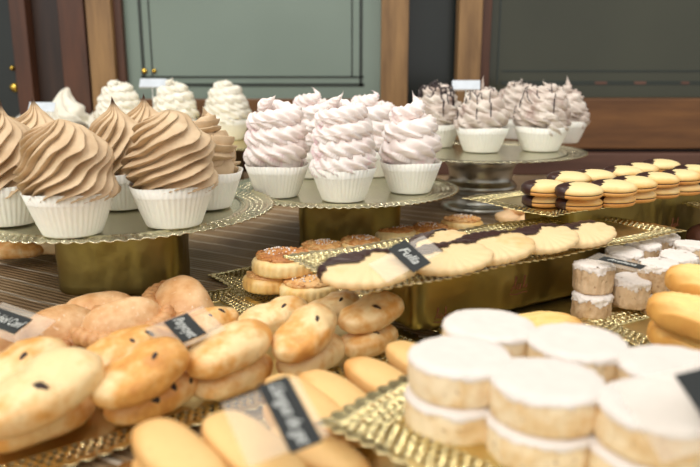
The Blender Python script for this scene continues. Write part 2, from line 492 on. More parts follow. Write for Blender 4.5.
ZL, ZP, ZD, ZW = .077, .068, .092, .09
def put_cups(kind, cat_name, protos, rows, z, group, dmin=.0965, zs=1.0):
    pr = Proto(*protos)
    pos = [P(r_[0], r_[1], z+.0012) for r_ in rows]
    for it in range(400):
        for i in range(len(pos)):
            for j in range(i):
                d = pos[i]-pos[j]; L = d.length; need = dmin*(rows[i][4]+rows[j][4])/2
                if L < need:
                    wi, wj = rows[i][6], rows[j][6]
                    e = d/L*(need-L)*.5/(wi+wj)
                    pos[i] += e*wi; pos[j] -= e*wj
    for (px, py, k, rz, s, lab, w), q in zip(rows, pos):         # px, py: where the middle of the cup's foot stands
        place(pr.get(lab, k, group), q, R(rz), 0, s=(s, s, zs))
put_cups('brown', '', [cupcake('coffee_meringue_cupcake', 'brown', k) for k in range(4)], [
    (79, 231, 0, 20, .90, 'coffee meringue in white paper cup, frontmost one on the left gold plate', .05),
    (12, 222, 1, 200, .90, 'coffee meringue cupcake cut by the left edge of the photo', .05),
    (46, 203, 1, 20, .90, 'coffee meringue cupcake behind the two front ones at far left, dark burnt tip', 1),
    (167, 224, 2, 40, .90, 'coffee meringue cupcake with broad sideways ridges, right of the frontmost one', .05),
    (124, 206, 1, 70, .90, 'coffee meringue cupcake peeping out between the two front ones', 1),
    (150, 191, 1, 130, .90, 'coffee meringue cupcake hidden behind the broad ridged one, only tip showing', 1),
    (207, 206, 3, 140, .90, 'coffee meringue cupcake at the right rim of the left gold plate', .05),
    ], ZL, 'coffee meringues on the left plate', .100)
put_cups('pink', '', [cupcake('pink_meringue_cupcake', 'pink', k) for k in range(3)], [
    (279, 195, 0, 10, .90, 'pale pink meringue in white paper cup, leftmost of the pink ones', .05),
    (342, 199, 1, 60, .90, 'pale pink meringue cupcake at the front middle of the pink group', .05),
    (410, 191, 2, 150, .90, 'pale pink meringue cupcake at the right with one smooth pointed tip', .05),
    (313, 176, 1, 190, .90, 'pink meringue cupcake mostly hidden behind the left and middle pink ones', 1),
    (371, 175, 0, 100, .90, 'pink meringue cupcake mostly hidden behind the middle and right pink ones', 1),
    ], ZP, 'pink meringues on the middle plate')
put_cups('dark', '', [cupcake('chocolate_drizzled_meringue_cupcake', 'dark', k) for k in range(3)], [
    (481, 151, 0, 30, .98, 'mauve chocolate drizzled meringue with smooth pointed tip, front middle of its stand', .05),
    (540, 150, 1, 80, 1.0, 'mauve chocolate speckled meringue with many thin folds, front right of its stand', .05),
    (436, 146, 2, 200, .96, 'mauve meringue with long black drizzle, at the left behind the pink ones', 1),
    (517, 138, 1, 300, 1.04, 'mauve meringue at the back, peak showing between the two front ones', 1),
    (562, 142, 0, 250, .98, 'mauve meringue at the far right, mostly behind the thin folded one', 1),
    ], ZD, 'chocolate drizzled meringues on the silver stand')
put_cups('white', '', [cupcake('white_meringue_cupcake', 'white', k) for k in range(2)], [
    (130, 140, 0, 0, 1.0, 'cream white meringue cupcake, left of the three tall white ones', .05),
    (176, 139, 1, 50, 1.0, 'cream white meringue cupcake, middle of the three tall white ones', .05),
    (221, 139, 0, 120, 1.0, 'cream white meringue cupcake, right of the three tall white ones', .05),
    ], ZW, 'tall white meringues at the back left', .101)

# ------------------------------------------------------------------ gold card trays and plates
def lace_strip(mb, ic0, ic1, oc0, oc1, b, cell=.0058, st=.0013, hole=.0016, lift=.002, scal=.0016):
    ic0, ic1, oc0, oc1 = map(Vector, (ic0, ic1, oc0, oc1))
    L = (oc1-oc0).length; ns = int(L/st); nw = max(6, int(b/st))
    ns += ns % 2
    out = ((oc0+oc1)/2 - (ic0+ic1)/2); out.z = 0; out.normalize()
    base = len(mb.v)
    info = []
    for i in range(ns+1):
        u = i/ns
        for j in range(nw+1):
            w = j/nw
            p = (ic0.lerp(ic1, u)).lerp(oc0.lerp(oc1, u), w)
            s_, d_ = (p-oc0).dot((oc1-oc0).normalized()), w*b
            fade = max(0, (w-.75)/.25)
            if 0 < i < ns: p = p + out*scal*fade*(abs(math.sin(PI*s_/.0095))*2-1)
            row = int(d_/cell)
            cx = ((s_/cell + .5*(row % 2)) % 1 - .5)*cell; cy = (d_/cell % 1 - .5)*cell
            rr = math.hypot(cx, cy)
            inside = d_ < b - .006 and d_ > .001
            hgt = .0018*math.exp(-(rr/.0016)**2) if inside else 0
            hx = ((s_/cell + .5*(row % 2) + .5) % 1 - .5)*cell
            hrr = math.hypot(hx, cy*.7)
            info.append((s_, d_, hrr, inside))
            p = p + Vector((0, 0, lift*w*w + hgt + .0008*math.sin(s_*55)*w))
            mb.v.append(tuple(p))
    for i in range(ns):
        for j in range(nw):
            a = i*(nw+1)+j; q = (a, a+nw+1, a+nw+2, a+1)
            h = sum(info[x][2] for x in q)/4
            if all(info[x][3] for x in q) and h < hole: continue
            mb.f.append(tuple(base+x for x in q))

def tray(name, label, L, W, b=.026, mats=('gold', 'goldlace'), group=None, **kw):
    t = thing(name, label, 'tray', group)
    x, y = L/2, W/2; xi, yi = x-b, y-b
    mb = MB()
    I = [(-xi,-yi,0),(xi,-yi,0),(xi,yi,0),(-xi,yi,0)]; O = [(-x,-y,0),(x,-y,0),(x,y,0),(-x,y,0)]
    for k in range(4):
        j = (k+1) % 4
        lace_strip(mb, I[k], I[j], O[k], O[j], b, **kw)
    o = mb.build('lace_border', M[mats[1]], t)
    m = o.modifiers.new('thickness', 'SOLIDIFY'); m.thickness = .0007; m.offset = -1
    MB().box(-xi-.001, xi+.001, -yi-.001, yi+.001, -.0014, .0002).build('card_base', M[mats[0]], t, False)
    return t

def round_plate(name, label, r, rim=.034):
    t = thing(name, label, 'plate')
    n, st = 620, .0014; nw = int(rim/st); mb = MB(); info = []
    ri = r-rim
    for i in range(n):
        th = 2*PI*i/n
        for j in range(nw+1):
            w = j/nw; d = w*rim; rr = ri+d
            sc = .0016*(abs(math.sin(th*44))*2-1)*max(0, (w-.8)/.2)
            rows = int(d/.0062); cn = 100
            cx = ((th*cn/(2*PI) + .5*(rows % 2)) % 1 - .5)*2*PI*rr/cn; cy = (d/.0062 % 1 - .5)*.0062
            inside = .004 < d < rim-.006
            ring = .0018*math.exp(-((d-.003)/.002)**2)
            hgt = .001*math.exp(-((abs(cx)-2*PI*rr/cn/2)/.0016)**2) if inside else 0
            info.append((math.hypot(cx, cy*1.0), inside))
            mb.v.append(((rr+sc)*math.cos(th), (rr+sc)*math.sin(th), ring + hgt + .0035*w*w + (.0008*math.sin(th*88) if w > .85 else 0)))
    for i in range(n):
        k = (i+1) % n
        for j in range(nw):
            q = (i*(nw+1)+j, k*(nw+1)+j, k*(nw+1)+j+1, i*(nw+1)+j+1)
            q = (q[0], q[3], q[2], q[1])
            if all(info[x][1] for x in q) and sum(info[x][0] for x in q)/4 < .0017: continue
            mb.f.append(q)
    o = mb.build('lace_rim', M['platelace'], t)
    m = o.modifiers.new('thickness', 'SOLIDIFY'); m.thickness = .0008; m.offset = -1
    MB().add(*lathe([(0,-.0016),(ri*.98,-.0016),(ri+.0015,-.0008),(ri+.001,.0004),(ri*.97,.0002),(0,.0002)], 120)).build('card_base', M['plate'], t)
    return t

pl = round_plate('cake_plate', 'round pale gold lace plate at left under the coffee meringues', .164)
PL = Vector((-.246, .735, ZL-.001)); pl.location = PL
pp = round_plate('cake_plate', 'round pale gold lace plate in the middle under the pink meringues', .150)
PP = Vector((-.009, .915, ZP)); pp.location = PP
PD = Vector((P(483, 160, 0).x*0 + .213, 1.135, ZD))
# silver stand with its own plate
st = thing('cake_stand', 'silver turned cake stand under the chocolate drizzled meringues', 'cake stand'); st.location = (PD.x, PD.y, 0)
h = ZD - .004
prof = [(0,0),(.056,0),(.0575,.003),(.056,.008),(.05,.010),(.046,.014),(.047,.02),(.046,.026),(.048,.030),(.053,.034),(.054,.038),(.052,.042),(.048,.045),(.046,.05),(.046,.056),(.047,.064),(.049,.070),(.052,.074),(.052,h),(0,h)]
MB().add(*lathe([(r*1.1, z) for r, z in prof], 64)).build('pedestal', M['silver'], st)
pd = round_plate('cake_plate', 'round gold lace plate lying on the silver cake stand', .163)
pd.location = PD + Vector((0,0,-.0002))

def foil_box(name, label, sx, sy, h, rnd_=10, script=()):
    t = thing(name, label, 'box')
    prof = [(0,0),(.97,0),(1,.003)] + [(1, .003+(h-.006)*k/10) for k in range(1, 11)] + [(.985,h-.0006),(.9,h),(0,h)]
    def d(p, th, r, i):
        if r == 0 or i in (0, len(prof)-1): return p
        n_ = .0016*nz(p, 35, 2) + .0008*nz(p, 90, 5)
        return p + Vector((math.cos(th)*n_, math.sin(th)*n_, 0))
    mb = MB().add(*lathe(prof, 240, sup(sx/2, sy/2, rnd_), d))
    o = mb.build('foil_wrap', M['foilbox'], t)
    bv = mb.bvh()
    for (x, z, s) in script:      # faint red-brown handwriting printed on the foil, along the front (-y) face
        sc = MB()
        loops = [[(0,0),(.3,.5),(.5,1.0),(.35,1.1),(.3,.6),(.4,.1),(.6,.2)], [(.7,.5),(.55,.3),(.65,.05),(.85,.2),(.9,.5),(.9,.1),(1.05,.1)],
                 [(1.15,.1),(1.3,.6),(1.4,1.0),(1.28,1.0),(1.25,.2),(1.45,.1),(1.6,.4)], [(-.1,-.2),(.5,-.32),(1.2,-.2),(1.7,-.25)]]
        for lp in loops:
            pts = []
            for a, b in zip(lp, lp[1:]):
                for q in range(4):
                    X = x + (a[0]+(b[0]-a[0])*q/4)*s; Z = z + (a[1]+(b[1]-a[1])*q/4)*s
                    hh = bv.ray_cast(Vector((X, -1, Z)), Vector((0,1,0)))
                    if hh[0] is not None: pts.append(hh[0]+Vector((0,-.0002,0)))
            if len(pts) > 3: sc.add(*tube(pts, s*.05, 5))
        if sc.v: sc.build('printed_script', M['script'], t)
    return t
fb = foil_box('foil_box', 'gold foil wrapped block under the left round plate', .125, .08, ZL-.0018, 5)
fb.location = (-.235, .708, 0)
fb = foil_box('foil_box', 'gold foil wrapped block under the middle round plate', .13, .08, ZP-.0018, 8)
fb.location = (.0, .90, 0)

# ------------------------------------------------------------------ flat trays
def mid(*pts):
    s = Vector((0,0,0))
    for p in pts: s += p
    return s/len(pts)
def rot2(v, a): return Vector((v.x*math.cos(a)-v.y*math.sin(a), v.x*math.sin(a)+v.y*math.cos(a), v.z))
def from_corner(corner, L, W, a, sx=1, sy=1):
    """centre of a tray whose one corner (sx,sy away from it lies the rest) is given"""
    return corner + rot2(Vector((sx*L/2, sy*W/2, 0)), a)

# raised tray of leaf biscuits
ZA = .062
A_rot = R(32)
LA, WA = .385, .125
A = tray('lace_tray', 'raised gold lace tray carrying the chocolate dipped leaf biscuits', LA, WA, .022, cell=.0062)
Ac = from_corner(P(362, 298, ZA), LA, WA, A_rot); place(A, Ac, A_rot)
fb = foil_box('foil_box', 'long gold foil wrapped box under the leaf biscuit tray', .25, .075, ZA-.0016-.0136, 14, [(-.105, .008, .009), (-.02, .018, .012)])
place(fb, Ac + rot2(Vector((-.002, -.002, 0)), A_rot) + Vector((0,0,.0136-ZA)), A_rot)

# raised tray of sandwich biscuits, right
ZF = .080
F_rot = R(36); LF, WF = .40, .125
Ft = tray('lace_tray', 'raised gold lace tray at right carrying the sandwich biscuits', LF, WF, .022)
Fc = from_corner(P(553, 219, ZF), LF, WF, F_rot); place(Ft, Fc, F_rot)
fb = foil_box('foil_box', 'long gold foil wrapped box under the sandwich biscuit tray', .33, .075, ZF-.0016-.0136, 14, [(-.09, .02, .012), (0.02, .02, .012)])
place(fb, Fc + rot2(Vector((.03, -.005, 0)), F_rot) + Vector((0,0,.0136-ZF)), F_rot)

# low trays
TZ = .0085
def low_tray(label, corner, L, W, rot, sx, sy, z=TZ, **kw):
    o = tray('lace_tray', label, L, W, **kw); place(o, from_corner(corner, L, W, rot, sx, sy), rot); return o
Bt = low_tray('low gold lace tray under the raisin buns at left', P(440, 353, .004) + Vector((math.cos(E1), math.sin(E1), 0))*.004, .60, .128, E1, -1, 1, b=.024)
Ct = low_tray('low gold lace tray under the sugared turnovers at left', P(232, 290, .004), .36, .108, E1, -1, -1, b=.026)
Et = low_tray('low gold lace tray under the nut topped biscuits', rot2(Vector((.303, .69, 0)), E1), .44, .13, E1, 1, -1, b=.034)
Dt = low_tray('low gold lace tray under the small sugared cakes at right', P(606, 241, .010) - Vector((math.cos(E1), math.sin(E1), 0))*.083, .62, .238, E1, 0, -1, b=.055)

# ------------------------------------------------------------------ pastry shapes
def puck_prof(h, edge=.6, nr=7, foot=.92):
    """flat foot, rounded rim at edge*h, domed top"""
    p = [(0,0),(foot*.6,0),(foot,0),(.975,h*edge*.35),(1,h*edge*.7),(.985,h*edge*1.05)]
    for k in range(1, nr):
        a = PI/2*k/nr
        p.append((.985*math.cos(a), h*edge*1.05 + (h-h*edge*1.05)*math.sin(a)))
    return p + [(0,h)]

def bun_mb(a, b, h, seed, lump=.0036, n=56, e=2.2, f=40, flat=.45):
    def d(p, th, r, i):
        k = 0 if p.z < .001 else 1
        w = nz(p, f, seed)*lump + nz(p, f*2.7, seed+4)*lump*.35
        q = Vector((p.x/a, p.y/b, .6)); q.normalize()
        return p + Vector((q.x*w, q.y*w, abs(q.z)*w*k*1.2))
    return MB().add(*lathe(puck_prof(h, flat, 9, .86), n, sup(a, b, e), d))

def spots(mb, places, size, seed, sink=.35):
    """small wrinkled lumps bedded in the top or side of a bun; places = (azimuth, height 0..1 of the look-in direction)"""
    bv = mb.bvh(); rnd = random.Random(seed); out = []
    for (az, el) in places:
        d = Vector((math.cos(az)*math.cos(el), math.sin(az)*math.cos(el), math.sin(el)))
        h = bv.ray_cast(Vector((0,0,.008)) + d*.3, -d)
        if h[0] is None: continue
        q = h[1].to_track_quat('Z', 'Y').to_matrix().to_4x4()
        s = size*rnd.uniform(.75, 1.2)
        o = MB().add(*lathe([(0,-.5),(.7,-.4),(1,0),(.75,.42),(.3,.55),(0,.56)], 14, sup(1.5*s, .8*s, 2), lambda p, th, r, i: Vector((p.x, p.y, p.z*s)) + Vector((1,1,1))*(.25*s*nz(p, 400, seed+az))),
                     M=Matrix.Translation(h[0] - h[1]*s*sink) @ q @ Matrix.Rotation(rnd.uniform(0, 6), 4, 'Z'))
        out.append(o)
    return out

def raisin_bun(k, places):
    t = thing('raisin_bun', 'x', 'bun')
    mb = bun_mb(.0315+.002*(k % 2), .0185, .0195, 11*k+2)
    b = mb.build('dough', M['bun'], t)
    for o in spots(mb, places, .0026, k): o.build('raisin', M['raisin'], t)
    return t
buns = Proto(raisin_bun(0, [(4.4,.75)]), raisin_bun(1, [(4.9,.95),(5.8,.6)]), raisin_bun(2, [(4.2,.35),(5.6,.3),(5.1,.5)]), raisin_bun(3, []), raisin_bun(4, [(5.3,.9)]))
g = 'raisin buns on the low gold tray'
BT = TZ + .001
for (px, py, z, k, dr, tl, s, lab) in [
    (36, 414, BT, 3, 14, 0, 1.12, 'plain golden bun at the bottom of the pile, lowest at the left edge'),
    (152, 391, BT, 2, 14, 4, 1.02, 'golden bun showing two black raisins on its side, bottom of the pile'),
    (233, 371, BT, 3, 16, 0, 1.0, 'golden bun under the glossy one right of the grey card'),
    (312, 351, BT, 3, 22, 0, 1.02, 'golden bun lying under the steeply tilted blistered one'),
    (368, 336, BT, 0, 14, 0, .92, 'small pale bun at the bottom right end of the pile'),
    (84, 372, BT, 3, 0, 0, .98, 'golden bun buried in the middle of the pile at left'),
    (275, 312, BT+.010, 4, -6, 10, .95, 'blistered golden bun behind the pile, beside the nut topped biscuits'),
    (332, 305, BT+.006, 4, 0, 10, .9, 'golden bun under the corner of the leaf biscuit tray'),
    (205, 320, BT+.006, 1, 10, 10, .9, 'golden bun with a dark raisin, just behind the grey card in the middle'),
    (14, 368, BT+.021, 4, 8, 12, 1.1, 'golden brown bun behind the biggest one, cut by the left edge'),
    (42, 387, BT+.027, 0, 16, 14, 1.18, 'biggest golden bun in front at left with one black raisin'),
    (128, 346, BT+.022, 1, 6, 14, 1.0, 'golden bun with a raisin slit, right behind the card pile in the middle left'),
    (142, 368, BT+.024, 4, 18, 12, 1.04, 'golden bun lying on the bun with two black raisins'),
    (229, 344, BT+.023, 3, 10, 12, 1.0, 'glossy golden bun in front, right of the grey chalk card'),
    (305, 328, BT+.022, 4, 26, 16, .98, 'steeply tilted blistered bun with brown top at the middle of the row'),
    (371, 308, BT+.021, 0, 6, 10, .95, 'round golden bun with one raisin at the right end of the pile'),
    ]:
    o = buns.get(lab, k, g); place(o, P(px, py, z+.010) - Vector((0,0,.010)), E1 + R(dr), tl, s=s)

# sugared turnovers
def turnover(k):
    t = thing('sugared_turnover', 'x', 'pastry')
    a, b, hh = .041, .031, .026
    def o(th):
        x, y = sup(a, b, 2.1)(th)
        return (x, y if y < 0 else y*.62)
    def d(p, th, r, i):
        w = nz(p, 30, k)*.003 + nz(p, 90, k)*.0006
        return p + Vector((0, 0, w if p.z > .002 else 0)) + Vector((p.x*w*6, p.y*w*6, 0))
    prof = [(0,0),(.95,0),(1.0,.0025),(.98,.005),(.88,.010),(.78,.016),(.62,.021),(.42,.0245),(.2,.026),(0,.0262)]
    MB().add(*lathe(prof, 72, o, d)).build('filled_pastry', M['sugar_bun'], t)
    pts, rad = [], []
    for i in range(150):
        th = PI + (PI*1.0)*i/149 + .0
        x, y = o(th); q = math.sin(i*.62)
        pts.append((x*(1.0+.05*q), y*(1.0+.05*q), .0055 + .0022*math.cos(i*.62))); rad.append(.0056*(1+.28*math.sin(i*.62+1)) * (1 if 6 < i < 143 else .7))
    MB().add(*tube(pts, rad, 10)).build('crimped_edge', M['crimp'], t)
    return t
turn = Proto(turnover(0), turnover(1))
for (px, py, z, k, rz, tl, s, lab) in [
    (54, 325, BT+.002, 0, 62, 6, 1.0, 'sugared turnover with a folded edge, under the chalk card at the left edge'),
    (101, 305, BT+.001, 1, 20, 4, .9, 'sugared turnover lying behind another, left of the biggest turnover'),
    (123, 311, BT+.016, 1, 30, 12, .84, 'smooth sugared turnover in front of another one, between two folded edges'),
    (188, 296, BT+.002, 0, -62, 4, 1.05, 'biggest sugared turnover with folded edge on its left, near the foil block'),
    (-24, 346, BT, 1, 40, 4, .85, 'sugared turnover barely showing at the left edge below the chalk card'),
    ]:
    o = turn.get(lab, k, 'sugared turnovers behind the raisin buns'); place(o, P(px, py, z+.012) - Vector((0,0,.012)), R(rz), tl, s=s)

# biscuits crusted with nuts
def nut_biscuit(k):
    t = thing('nut_topped_biscuit', 'x', 'biscuit')
    r, hh, fl = .0280, .015, 26
    def d(p, th, rr, i):
        s = 1 + (.016*math.cos(fl*th) if .001 < p.z < .010 else 0)
        w = nz(p, 60, k)*.0008
        return Vector((p.x*s, p.y*s, p.z + (w if p.z > .001 else 0)))
    mb = MB().add(*lathe([(0,0),(.9*r,0),(r*.97,.001),(r,.003),(r,.009),(r*.96,.0115),(r*.85,.0135),(r*.6,.0148),(0,.0155)], 130, None, d))
    mb.build('fluted_biscuit', M['pine_base'], t)
    rnd = random.Random(k); top = MB()
    top.add(*lathe([(0,.0145),(r*.84,.0128),(r*.87,.0148),(r*.6,.0172),(0,.018)], 40, None, lambda p, th, q, i: p + Vector((1,1,.6))*(.0022*nz(p, 130, k))))
    for i in range(95):
        q = r*.86*math.sqrt(rnd.random()); a = rnd.uniform(0, 6.28)
        Mx = Matrix.Translation((q*math.cos(a), q*math.sin(a), 0.0178 - .0036*(q/r)**2)) @ Matrix.Rotation(rnd.uniform(0,3), 4, 'Z') @ Matrix.Rotation(rnd.uniform(-.6,.6), 4, 'X')
        top.add(*lathe([(0,-.7),(.7,-.5),(1,0),(.7,.6),(0,.9)], 7, sup(.0026, .0013, 2), lambda p, th, rr, i: Vector((p.x, p.y, p.z*.0014))), M=Mx)
    tp = top.build('nut_topping', M['pine_nut'], t)
    du = MB()
    for i in range(40):
        q = r*.5*math.sqrt(rnd.random()); a = rnd.uniform(0, 6.28); s = rnd.uniform(.0005, .0011)
        du.add(*lathe([(0,-1),(.9,-.4),(.9,.4),(0,1)], 6, sup(s, s, 2), lambda p, th, rr, i: Vector((p.x, p.y, p.z*s))), M=Matrix.Translation((q*math.cos(a)+.004, q*math.sin(a), .0190-.0034*(q/r)**2)))
    du.build('sugar_crystals', M['sugar'], tp)
    return t
nut = Proto(nut_biscuit(0), nut_biscuit(1))
for (px, py, z, lab, dz, s) in [
    (271, 279, TZ+.001, 'pale fluted nut biscuit at the bottom of the front stack, left one', 0, 1),
    (309, 287, TZ+.001, 'pale fluted nut biscuit at the bottom, half under the leaf biscuit tray corner', 0, 1),
    (284, 262, TZ+.0185, 'nut topped biscuit dusted with sugar, top of the stack left of the leaf tray', 0, 1.12),
    (322, 249, TZ+.001, 'nut topped biscuit behind the leaf tray, first after the stacked ones', 0, .95),
    (360, 244, TZ+.001, 'nut topped biscuit behind the leaf tray, second after the stacked ones', 0, .95),
    (395, 233, TZ+.001, 'nut topped biscuit behind the leaf tray, directly left of the twin pair', 0, .98),
    (430, 231, TZ+.001, 'nut topped biscuit behind the leaf tray, left one of the sugary pair', 0, .95),
    (462, 223, TZ+.004, 'nut topped biscuit at the foot of the silver cake stand', 0, 1.0),
    (446, 238, TZ+.001, 'nut topped biscuit mostly hidden behind the dark end of a leaf biscuit', 0, .95),
    ]:
    o = nut.get(lab, len(lab), 'nut topped biscuits behind the leaf tray'); place(o, P(px, py, z+.009) - Vector((0,0,.009)), random.uniform(0, 6), random.uniform(-3, 6), s=s)
pn = None
for (px, py, z, lab) in [(512, 216, TZ+.001, 'pale plain biscuit under the left tip of the sandwich biscuit tray'), (536, 222, TZ+.002, 'pale plain biscuit under the sandwich tray, right of another pale one'), (520, 208, TZ+.012, 'pale plain biscuit lying on two others under the sandwich tray tip')]:
    mb = bun_mb(.026, .020, .014, 40)
    if pn is None:
        pn = Proto(tag(mb.build('plain_biscuit', M['nut_pale']), 'x', 'biscuit', 'plain pale biscuits under the tray tip'))
    o = pn.get(lab); place(o, P(px, py, z+.006) - Vector((0,0,.006)), E1 + px, 3)

# leaf biscuits half dipped in chocolate
def leaf(k):
    t = thing('leaf_biscuit', 'x', 'biscuit')
    a, b, hh, ns = .0375, .0235, .0085, 17
    def o(th, g=1.0):
        x, y = sup(a, b, 2.15)(th)
        s = g*(1 + .045*(abs(math.cos(th*ns/2+.6))-.6) + .02*math.sin(3*th+k))
        return x*s, y*s
    def d(p, th, r, i):
        rib = .00025*math.cos(ns*th+1.2)*r*r if p.z > .004 else 0
        w = nz(p, 45, k)*.0012
        return p + Vector((0, 0, (rib + w) if p.z > .001 else 0))
    prof = [(0,0),(.93,0),(.985,.0012),(1,.003),(.99,.0048),(.95,.0062),(.85,.0070),(.65,.0080),(.4,.0086),(.2,.0088),(0,.0089)]
    MB().add(*lathe(prof, 136, o, d)).build('biscuit', M['shell'], t)
    line = lambda c: c.y*.78 - c.x*.2 > .0062 + .0022*math.sin(c.x*180+k) + .002*nz(c, 60, k)
    v, f = lathe([(.0,.0),(.94,-.0005),(1.0,.0010),(1.018,.003),(1.01,.0055),(.965,.0073),(.86,.0082),(.65,.0093),(.4,.0099),(.2,.0101),(0,.0102)], 136, o, d, keep=line)
    MB().add(v, f).build('chocolate_dip', M['choc'], t)
    return t
lf = Proto(leaf(0), leaf(1), leaf(2))
LZ = ZA + .0006
for (px, py, z, k, dr, tl, s, lab) in [
    (356, 268, LZ, 1, 6, 5, .9, 'leaf biscuit underneath at the left end of its tray'),
    (405, 262, LZ, 0, 0, 5, .95, 'leaf biscuit underneath, below the card reading Fulla'),
    (470, 250, LZ, 2, 0, 5, .92, 'leaf biscuit underneath the third chocolate dipped one'),
    (535, 240, LZ, 0, 0, 5, .9, 'leaf biscuit underneath near the right end of its tray'),
    (440, 240, LZ, 1, 10, 5, .9, 'leaf biscuit at the back of its tray with only its dark end showing'),
    (369, 268, LZ+.012, 0, -14, 14, 1.0, 'chocolate dipped leaf biscuit at the front left, left of the Fulla card'),
    (450, 257, LZ+.011, 1, -14, 14, .95, 'chocolate dipped leaf biscuit right of the Fulla card'),
    (492, 247, LZ+.012, 2, -12, 14, 1.0, 'chocolate dipped leaf biscuit, third from the left end of the tray'),
    (543, 238, LZ+.012, 0, -10, 14, .92, 'leaf biscuit, second from the right end of the tray'),
    (584, 233, LZ+.011, 1, -8, 14, .85, 'leaf biscuit at the far right end of its tray'),
    ]:
    o = lf.get(lab, k, 'leaf biscuits on the raised tray'); place(o, P(px, py, z+.004) - Vector((0,0,.004)), A_rot + R(dr), tl, s=s)

# sandwich biscuits dipped at one end
def sandwich(k):
    t = thing('sandwich_biscuit', 'x', 'biscuit')
    a, b = .0245, .0185; o = sup(a, b, 2.1)
    q_ = .72       # flat domed halves
    S = lambda p: [(r, z*q_) for r, z in p]
    low = [(0,.0005),(.7,0),(.92,.002),(1,.005),(.97,.0068),(0,.0068)]
    top = [(0,.0082),(.97,.0082),(1,.010),(.97,.0122),(.88,.0146),(.7,.0168),(.45,.0182),(.2,.0188),(0,.0189)]
    MB().add(*lathe(S(low), 56, o)).build('lower_biscuit', M['sandwich_low'], t)
    MB().add(*lathe(S([(0,.0066),(.95,.0066),(.965,.0075),(.95,.0084),(0,.0084)]), 56, o)).build('chocolate_filling', M['choc'], t)
    MB().add(*lathe(S(top), 56, o)).build('upper_biscuit', M['sandwich_top'], t)
    line = lambda c: -c.x*.8 + c.y*.6 > .0085 + .001*math.sin(c.y*300+k)
    hull = [(0,-.0003),(.72,-.0006),(.94,.0015),(1.02,.005),(1.0,.0075),(1.02,.010),(.99,.0126),(.90,.0152),(.715,.0175),(.46,.0189),(.2,.0195),(0,.0196)]
    MB().add(*lathe(S(hull), 72, o, None, line)).build('chocolate_dip', M['choc'], t)
    return t
sw = Proto(sandwich(0))
SZ = ZF + .0008; n_s = 0
rowF = ['first', 'second', 'third', 'fourth', 'fifth', 'sixth']
def sput(px, py, z, lab, dr=0, tl=5):
    o = sw.get(lab, 0, 'sandwich biscuits on the raised right tray')
    place(o, P(px, py, z+.007) - Vector((0,0,.007)), F_rot - R(28) + R(dr), tl)
front = [(579, 190, 1), (613, 187, 1), (634, 183, .5), (657, 179, .9), (681, 176, 1), (712, 169, 1)]
back = [(545, 187, 1), (569, 178, .8), (594, 176, .7), (623, 172, .7), (639, 169, .9), (661, 165, 1), (693, 171, .3)]
words_ = ['frontmost left', 'second', 'third', 'fourth', 'fifth', 'last']
for i, (px, py, lv) in enumerate(front):
    sput(px, py+12, SZ, ('lower orange sandwich biscuit under the %s top one of the front row' % words_[i]), random.uniform(-8, 8), 0)
    sput(px, py, SZ+.0142, ('chocolate tipped sandwich biscuit on top, %s in the front row of its tray' % words_[i]), random.uniform(-8, 8), 6)
words_ = ['leftmost', 'second', 'third', 'fourth', 'fifth', 'sixth', 'last']
for i, (px, py, lv) in enumerate(back):
    if i != 6:
        sput(px, py+12, SZ, ('lower sandwich biscuit under the %s top one of the back row' % words_[i]), random.uniform(-8, 8), 0)
    sput(px, py, SZ+.0142, ('chocolate tipped sandwich biscuit on top, %s in the back row of its tray' % words_[i]), random.uniform(-8, 8), 6)

# powdered almond cakes
def cake(name, r, hh, seed, mat, rough, sugar_low, patch, n=120):
    t = thing(name, 'x', 'cake')
    def d(p, th, rr, i):
        w = nz(p, 1.1/r, seed)*rough + nz(p, 4.5/r, seed+3)*rough*.7 + nz(p, 11/r, seed+5)*rough*.3
        k = 0 if p.z < .0005 else 1
        return p + Vector((math.cos(th)*w*min(1, rr/r*1.2), math.sin(th)*w*min(1, rr/r*1.2), .35*w*k))
    amp_ = .10 if rough < .0015 else .17
    prof = [(0,0),(r*.93,0),(r*.985,hh*.04),(r*1.0,hh*.14),(r*1.01,hh*.3),(r*1.005,hh*.45),(r*1.01,hh*.6),(r*1.0,hh*.75),(r*.995,hh*.87),(r*.97,hh*.95),(r*.92,hh*.99)] + [(r*q, hh) for q in (.75, .55, .35, .15)] + [(0,hh)]
    MB().add(*lathe(prof, n, None, d)).build('crumbly_cake', M[mat], t)
    def keep(c):
        th = math.atan2(c.y, c.x)
        return c.z > hh*(sugar_low + amp_*noise.noise(Vector((math.cos(th)*2.5, math.sin(th)*2.5, seed))) + amp_*.6*noise.noise(Vector((math.cos(th)*8, math.sin(th)*8, seed)))) and nz(c, 2.2/r, seed+8) > patch
    sp_ = [(r*1.012*q, z) for q, z in [(1.01 - .015*i/14, hh*(.5+.37*i/14)) for i in range(15)] + [(.991,hh*.895),(.985,hh*.92),(.978,hh*.94),(.97,hh*.96),(.95,hh*.985),(.92,hh*1.0),(.88,hh*1.0)]] + [(r*q, hh*1.0+.0007) for q in (.84,.75,.65,.55,.45,.35,.25,.15)] + [(0,hh+.0007)]
    v, f = lathe(sp_, n, None, lambda p, th, rr, i: d(p, th, rr, i) + Vector((math.cos(th)*.0003, math.sin(th)*.0003, .0005)), keep)
    MB().add(v, f).build('icing_sugar', M['sugar'], t)
    return t
